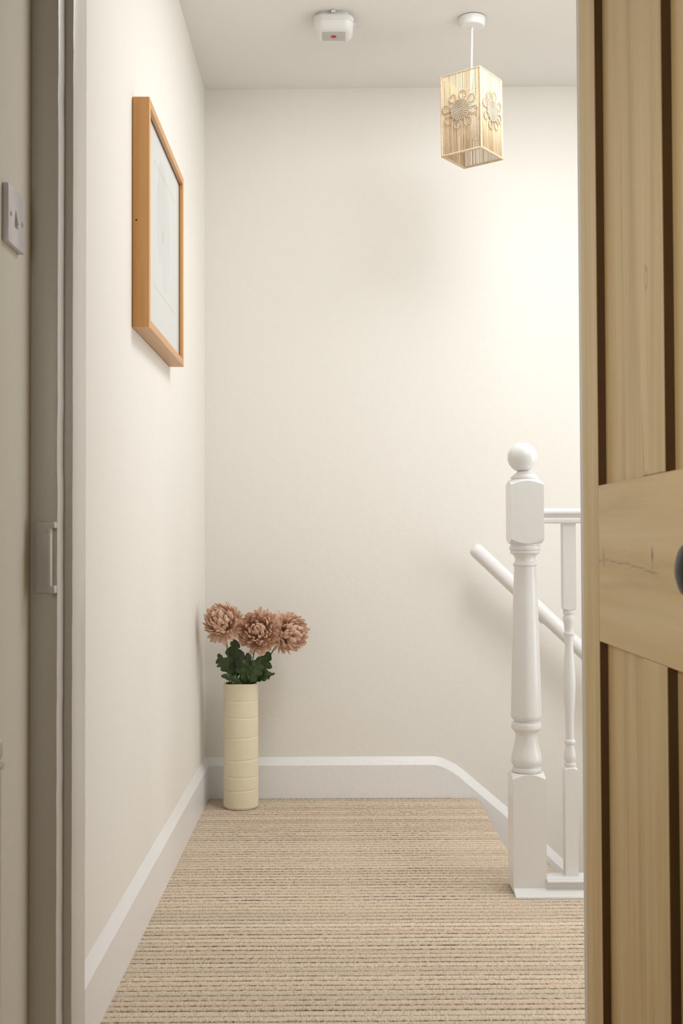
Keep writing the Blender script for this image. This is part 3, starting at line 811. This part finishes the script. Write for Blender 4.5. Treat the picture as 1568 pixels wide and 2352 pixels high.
# rope flower: spiral centre and looped petals, two twisted strands
def rope_path():
    pts_ = []
    turns = 8.6; r1 = 0.0315
    nn = 480
    for q in range(nn+1):
        t_ = q/nn; a = turns*2*math.pi*t_; r = 0.0015 + (r1-0.0015)*t_
        pts_.append(Vector((r*math.cos(a), r*math.sin(a), 0.0)))
    a_end = turns*2*math.pi
    nl = 8; rn = random.Random(9)
    for k_ in range(nl):
        a0 = a_end + 2*math.pi*k_/nl
        am = a0 + math.pi/nl*0.9
        L = 0.0265*rn.uniform(0.9, 1.12); W = 0.0125*rn.uniform(0.95, 1.2)
        ax_ = Vector((math.cos(am), math.sin(am), 0)); ay_ = Vector((-math.sin(am), math.cos(am), 0))
        for q in range(1, 33):
            s_ = -math.pi*0.92 + q/32*2*math.pi*0.92
            u = 0.5+0.5*math.cos(s_)
            p = ax_*(0.0305 + L*u) + ay_*(W*math.sin(s_)*(0.55+0.6*u))
            p.z = 0.0006*math.sin(q/32*math.pi*2)
            pts_.append(p)
    return pts_
raw = rope_path()
# resample evenly
res = [raw[0]]; acc = 0; stepl = 0.00085
for a, c_ in zip(raw[:-1], raw[1:]):
    L = (c_-a).length; t_ = stepl-acc
    while t_ < L:
        res.append(a.lerp(c_, t_/L)); t_ += stepl
    acc = L-(t_-stepl)
bm = new(); mats_idx = []
for s_ in range(2):
    pts_ = []
    for i, p in enumerate(res):
        t_ = (res[min(i+1, len(res)-1)]-res[max(i-1, 0)]).normalized()
        side = Vector((-t_.y, t_.x, 0)); up = Vector((0, 0, 1))
        ph = i*stepl/0.0062*2*math.pi + s_*math.pi
        pts_.append(p + side*math.cos(ph)*0.0008 + up*(math.sin(ph)*0.0008))
    nf = len(bm.faces)
    tube(bm, pts_, 0.00098, 5)
    bm.faces.ensure_lookup_table()
    for f in bm.faces[nf:]: f.material_index = s_
bmesh.ops.recalc_face_normals(bm, faces=bm.faces)
mer = bpy.data.meshes.new('rope_flower'); bm.to_mesh(mer); bm.free()
mer.materials.append(M_rope1); mer.materials.append(M_rope2)
mer.polygons.foreach_set('use_smooth', [True]*len(mer.polygons))
for i in range(4):
    a, c_ = corn[i], corn[(i+1) % 4]
    mid = (a+c_)/2; out = (mid-Vector((scx, scy, 0))).normalized()
    xax = Vector((0, 0, 1)).cross(out)
    Mx = Matrix((xax, Vector((0, 0, 1)), out)).transposed()
    o = bpy.data.objects.new('rope_flower', mer); COL.objects.link(o); o.parent = shade
    o.location = (tilt @ (mid + Vector((0, 0, 2.138)))) + out*0.0042 - offs
    o.rotation_mode = 'QUATERNION'
    o.rotation_quaternion = (Mx @ Matrix.Rotation(0.35+i*0.8, 3, 'Z')).to_quaternion()
    o['label'] = 'twisted rope flower'

# ------------------------------------------------------------------ vase
vy = 3.752; vx = Xat(553, vy, 1720); vr_ = 0.0568
vz = lambda p: Zat(p, vy-vr_, 553)
vtop = vz(1573)
seams = [vz(p) for p in (1613, 1651, 1698, 1749, 1788, 1819)]
nvr = 4
nrid = 100
levels = []
zz = 0.0
for q in range(nrid*nvr+1):
    z = vtop*q/(nrid*nvr); ph = (q % nvr)/nvr
    levels.append((z, vr_ + 0.0002*math.cos(2*math.pi*ph)))
bm = new(); rings = []; nseg = 72
sl = [0.03, -0.03, 0.05, 0.04, -0.02, 0.05]
rings.append([(vx+(vr_-0.012)*math.cos(2*math.pi*i/nseg), vy+(vr_-0.012)*math.sin(2*math.pi*i/nseg), 0.0006) for i in range(nseg)])
for z, r in levels:
    ring = []
    for i in range(nseg):
        a = 2*math.pi*i/nseg
        e = 0.0
        for s_, k_ in zip(seams, sl):
            dz_ = z-(s_+k_*vr_*math.cos(a)+0.00025*math.sin(a*3))
            if abs(dz_) < 0.0045: e -= 0.0011*(1-abs(dz_)/0.0045)
        zc = min(z, vtop-z)
        if z < 0.010: e -= 0.005*(1-z/0.010)**2
        if vtop-z < 0.004: e -= 0.0022*(1-(vtop-z)/0.004)**2
        rr2 = r+e
        ring.append((vx+rr2*math.cos(a), vy+rr2*math.sin(a), max(z, 0.0006)+(0.0010*math.sin(a*3) if z > vtop-0.01 else 0)))
    rings.append(ring)
for rz, rr2 in ((vtop+0.0004, vr_-0.0045), (vtop-0.002, vr_-0.0065)):
    rings.append([(vx+rr2*math.cos(2*math.pi*i/nseg), vy+rr2*math.sin(2*math.pi*i/nseg), rz+0.0010*math.sin(6*math.pi*i/nseg)) for i in range(nseg)])
ring_surface(bm, rings, True, True, False)
vs = root('vase', (vx, vy, 0), label='tall cylindrical cream ribbed vase standing on the carpet in the corner', category='vase')
obj('body', bm, M_vase, vs, smooth=True, ang=70)
obj('inside', lathe(new(), [(vtop-0.0015, vr_-0.0064), (vtop-0.22, vr_-0.0075), (vtop-0.222, 0.001)], (vx, vy, 0), 40, 'Z', False, True), M_vin, vs, smooth=True)

# ------------------------------------------------------------------ flowers
def petal_mesh(name, L, W, curl, cup, tipcurl):
    bm = new(); nu, nv = 5, 9; g = []
    for j in range(nv):
        t_ = j/(nv-1)
        wd = W*(0.28+0.78*(t_**0.9))
        if t_ > 0.60: wd *= math.sqrt(max(0.16, 1-((t_-0.60)/0.43)**2))
        yv = L*t_; zv = curl*L*(t_**2) + (tipcurl*L*max(0, t_-0.6)**2*3)
        row = []
        for i in range(nu):
            s_ = (i/(nu-1)*2-1)
            row.append(bm.verts.new((wd*s_, yv - (0.02*L*s_*s_ if t_ > 0.9 else 0), zv + cup*wd*s_*s_)))
        g.append(row)
    for j in range(nv-1):
        for i in range(nu-1): bm.faces.new((g[j][i], g[j][i+1], g[j+1][i+1], g[j+1][i]))
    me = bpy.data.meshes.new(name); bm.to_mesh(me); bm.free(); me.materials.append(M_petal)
    me.polygons.foreach_set('use_smooth', [True]*len(me.polygons))
    return me
PM_in = [petal_mesh('petal', 0.030, 0.0070, 0.25, 1.0, 0.9), petal_mesh('petal', 0.028, 0.0064, 0.40, 1.2, 0.8)]
PM_mid = [petal_mesh('petal', 0.040, 0.0074, 0.10, 0.9, 0.9), petal_mesh('petal', 0.040, 0.0066, 0.20, 1.2, 0.6), petal_mesh('petal', 0.038, 0.0078, 0.02, 0.8, 1.3)]
PM_out = [petal_mesh('petal', 0.045, 0.0085, 0.05, 0.35, 0.1), petal_mesh('petal', 0.044, 0.0080, -0.08, 0.5, 0.3)]
def leaf_mesh_bm(base, tip, width, nrm, seed):
    base, tip = Vector(base), Vector(tip); ax_ = tip-base; L = ax_.length; ax_.normalize()
    n = Vector(nrm); n = (n-ax_*n.dot(ax_)).normalized(); sd = ax_.cross(n)
    rn = random.Random(seed); bm = new(); rows_ = []
    nv = 40
    ph = rn.uniform(0, 0.3)
    for j in range(nv+1):
        t_ = j/nv
        env = math.sin(math.pi*min(1.0, (t_**0.8)*0.93+0.04))**0.8
        def lobe(s_):
            x = (t_*3.6+ph+s_*0.12) % 1.0
            return 0.45+0.58*math.sin(math.pi*x)**0.6 + 0.05*math.sin(t_*90)
        row = []
        for s_ in (-1, -0.5, 0, 0.5, 1):
            wd = width*env*(lobe(s_))*s_
            sweep = 0.18*L*abs(s_)*env*0.6
            zoff = 0.22*abs(wd) - 0.16*L*(t_**2) + 0.004*math.sin(s_*5+t_*11)*abs(s_)
            row.append(bm.verts.new(base+ax_*(L*t_+sweep*(1-t_))+sd*wd+n*zoff))
        rows_.append(row)
    for a, c_ in zip(rows_[:-1], rows_[1:]):
        for i in range(4): bm.faces.new((a[i], a[i+1], c_[i+1], c_[i]))
    return bm
def flower(label, vis, axis, R, stem_pts, leaves, seed, squash=1.0):
    A = Vector(axis).normalized(); C = vis - A*(0.22*R)
    rt = root('artificial_flower', Vector(stem_pts[-1]), label=label, category='flower')
    # stem
    sp_ = [Vector(p) for p in stem_pts]
    fine = []
    for i in range(len(sp_)-1):
        p0 = sp_[max(i-1, 0)]; p1 = sp_[i]; p2 = sp_[i+1]; p3 = sp_[min(i+2, len(sp_)-1)]
        for q in range(8):
            t_ = q/8
            fine.append(0.5*((2*p1)+(-p0+p2)*t_+(2*p0-5*p1+4*p2-p3)*t_*t_+(-p0+3*p1-3*p2+p3)*t_**3))
    fine.append(sp_[-1])
    obj('stem', tube(new(), [C - A*0.012]+fine, 0.0019, 8), M_stem, rt, smooth=True)
    bm = new()
    bmesh.ops.create_icosphere(bm, subdivisions=2, radius=0.30*R)
    bmesh.ops.translate(bm, verts=bm.verts, vec=C)
    head = obj('flower_head', bm, M_core, rt, smooth=True, ang=80)
    rn = random.Random(seed); NP = 230
    e1_ = A.orthogonal().normalized(); e2_ = A.cross(e1_)
    offh = wloc(head)
    for i in range(NP):
        t_ = (i+0.5)/NP
        phi = math.radians(4 + 116*(t_**0.62)) + rn.uniform(-0.07, 0.07)
        th = i*2.39996 + rn.uniform(-0.12, 0.12)
        d = A*math.cos(phi) + (e1_*math.cos(th)+e2_*math.sin(th))*math.sin(phi)
        inward = (A - d*A.dot(d))
        if inward.length < 0.05: inward = e1_.copy()
        inward.normalize()
        pool, full = (PM_in, 0.029) if t_ < 0.16 else ((PM_mid, 0.040) if t_ < 0.80 else (PM_out, 0.045))
        me_ = rn.choice(pool)
        reach = R*(0.90 if t_ < 0.8 else 1.02)*rn.uniform(0.90, 1.06)
        if t_ < 0.16: reach = R*rn.uniform(0.66, 0.82)
        base_r = reach-full*R/0.069
        base_r = max(base_r, 0.12*R)
        yax = (d + inward*rn.uniform(-0.22, 0.10) + Vector((rn.uniform(-.12, .12), rn.uniform(-.12, .12), rn.uniform(-.12, .12)))).normalized()
        if t_ > 0.8: yax = (yax + Vector((0, 0, -0.10))).normalized()
        zax = (inward - yax*inward.dot(yax)).normalized()
        xax = yax.cross(zax)
        rot = Matrix((xax, yax, zax)).transposed() @ Matrix.Rotation(rn.uniform(-0.5, 0.5), 3, 'Y')
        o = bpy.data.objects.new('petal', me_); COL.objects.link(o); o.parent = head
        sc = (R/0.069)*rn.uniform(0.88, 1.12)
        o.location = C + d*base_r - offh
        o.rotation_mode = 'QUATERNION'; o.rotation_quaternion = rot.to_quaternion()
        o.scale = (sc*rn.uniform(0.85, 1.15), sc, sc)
        # keep petals in front of the wall plane
        tipx = (C + d*base_r + yax*full*sc).x
        if tipx < WL+0.006: o.location.x += (WL+0.006-tipx)
    for k_, (b0, t0, wd, nr) in enumerate(leaves):
        obj('leaf', leaf_mesh_bm(b0, t0, wd, nr, seed*10+k_), M_leaf, rt, smooth=True, ang=80)
    return rt
lw = vy
flower('dusty pink artificial chrysanthemum nearest the left wall, in the vase', P(508, 1424, 3.64), (-0.30, -0.62, 0.62), 0.069,
       [P(520, 1468, 3.66), P(523, 1510, 3.69), P(525, 1552, 3.72), P(538, 1610, 3.74), P(548, 1660, 3.75)],
       [(P(537, 1560, 3.75), P(539, 1470, 3.74), 0.036, (0.15, -1, 0.25)),
        (P(524, 1542, 3.73), P(500, 1505, 3.71), 0.024, (-0.4, -1, 0.2)),
        (P(556, 1570, 3.725), P(512, 1548, 3.70), 0.017, (0.0, -0.8, 0.7))], 1)
flower('dusty pink artificial chrysanthemum in the middle of the vase, facing forward', P(594, 1447, 3.66), (0.02, -0.90, 0.28), 0.075,
       [P(583, 1500, 3.69), P(577, 1535, 3.71), P(571, 1575, 3.73), P(565, 1610, 3.745), P(560, 1660, 3.75)],
       [(P(563, 1571, 3.73), P(553, 1500, 3.72), 0.024, (-0.2, -1, 0.1)),
        (P(566, 1572, 3.73), P(572, 1502, 3.715), 0.025, (0.3, -1, 0.1))], 2)
flower('dusty pink artificial chrysanthemum leaning out to the right of the vase', P(669, 1455, 3.72), (0.78, -0.52, -0.10), 0.070,
       [P(650, 1455, 3.74), P(632, 1485, 3.74), P(610, 1525, 3.745), P(590, 1560, 3.75), P(580, 1610, 3.755), P(572, 1660, 3.755)],
       [(P(582, 1566, 3.74), P(618, 1500, 3.73), 0.034, (0.15, -1, 0.1)),
        (P(588, 1563, 3.735), P(627, 1545, 3.71), 0.016, (0.1, -0.9, 0.5)),
        (P(575, 1568, 3.72), P(600, 1508, 3.71), 0.026, (-0.1, -1, 0.2))], 3)
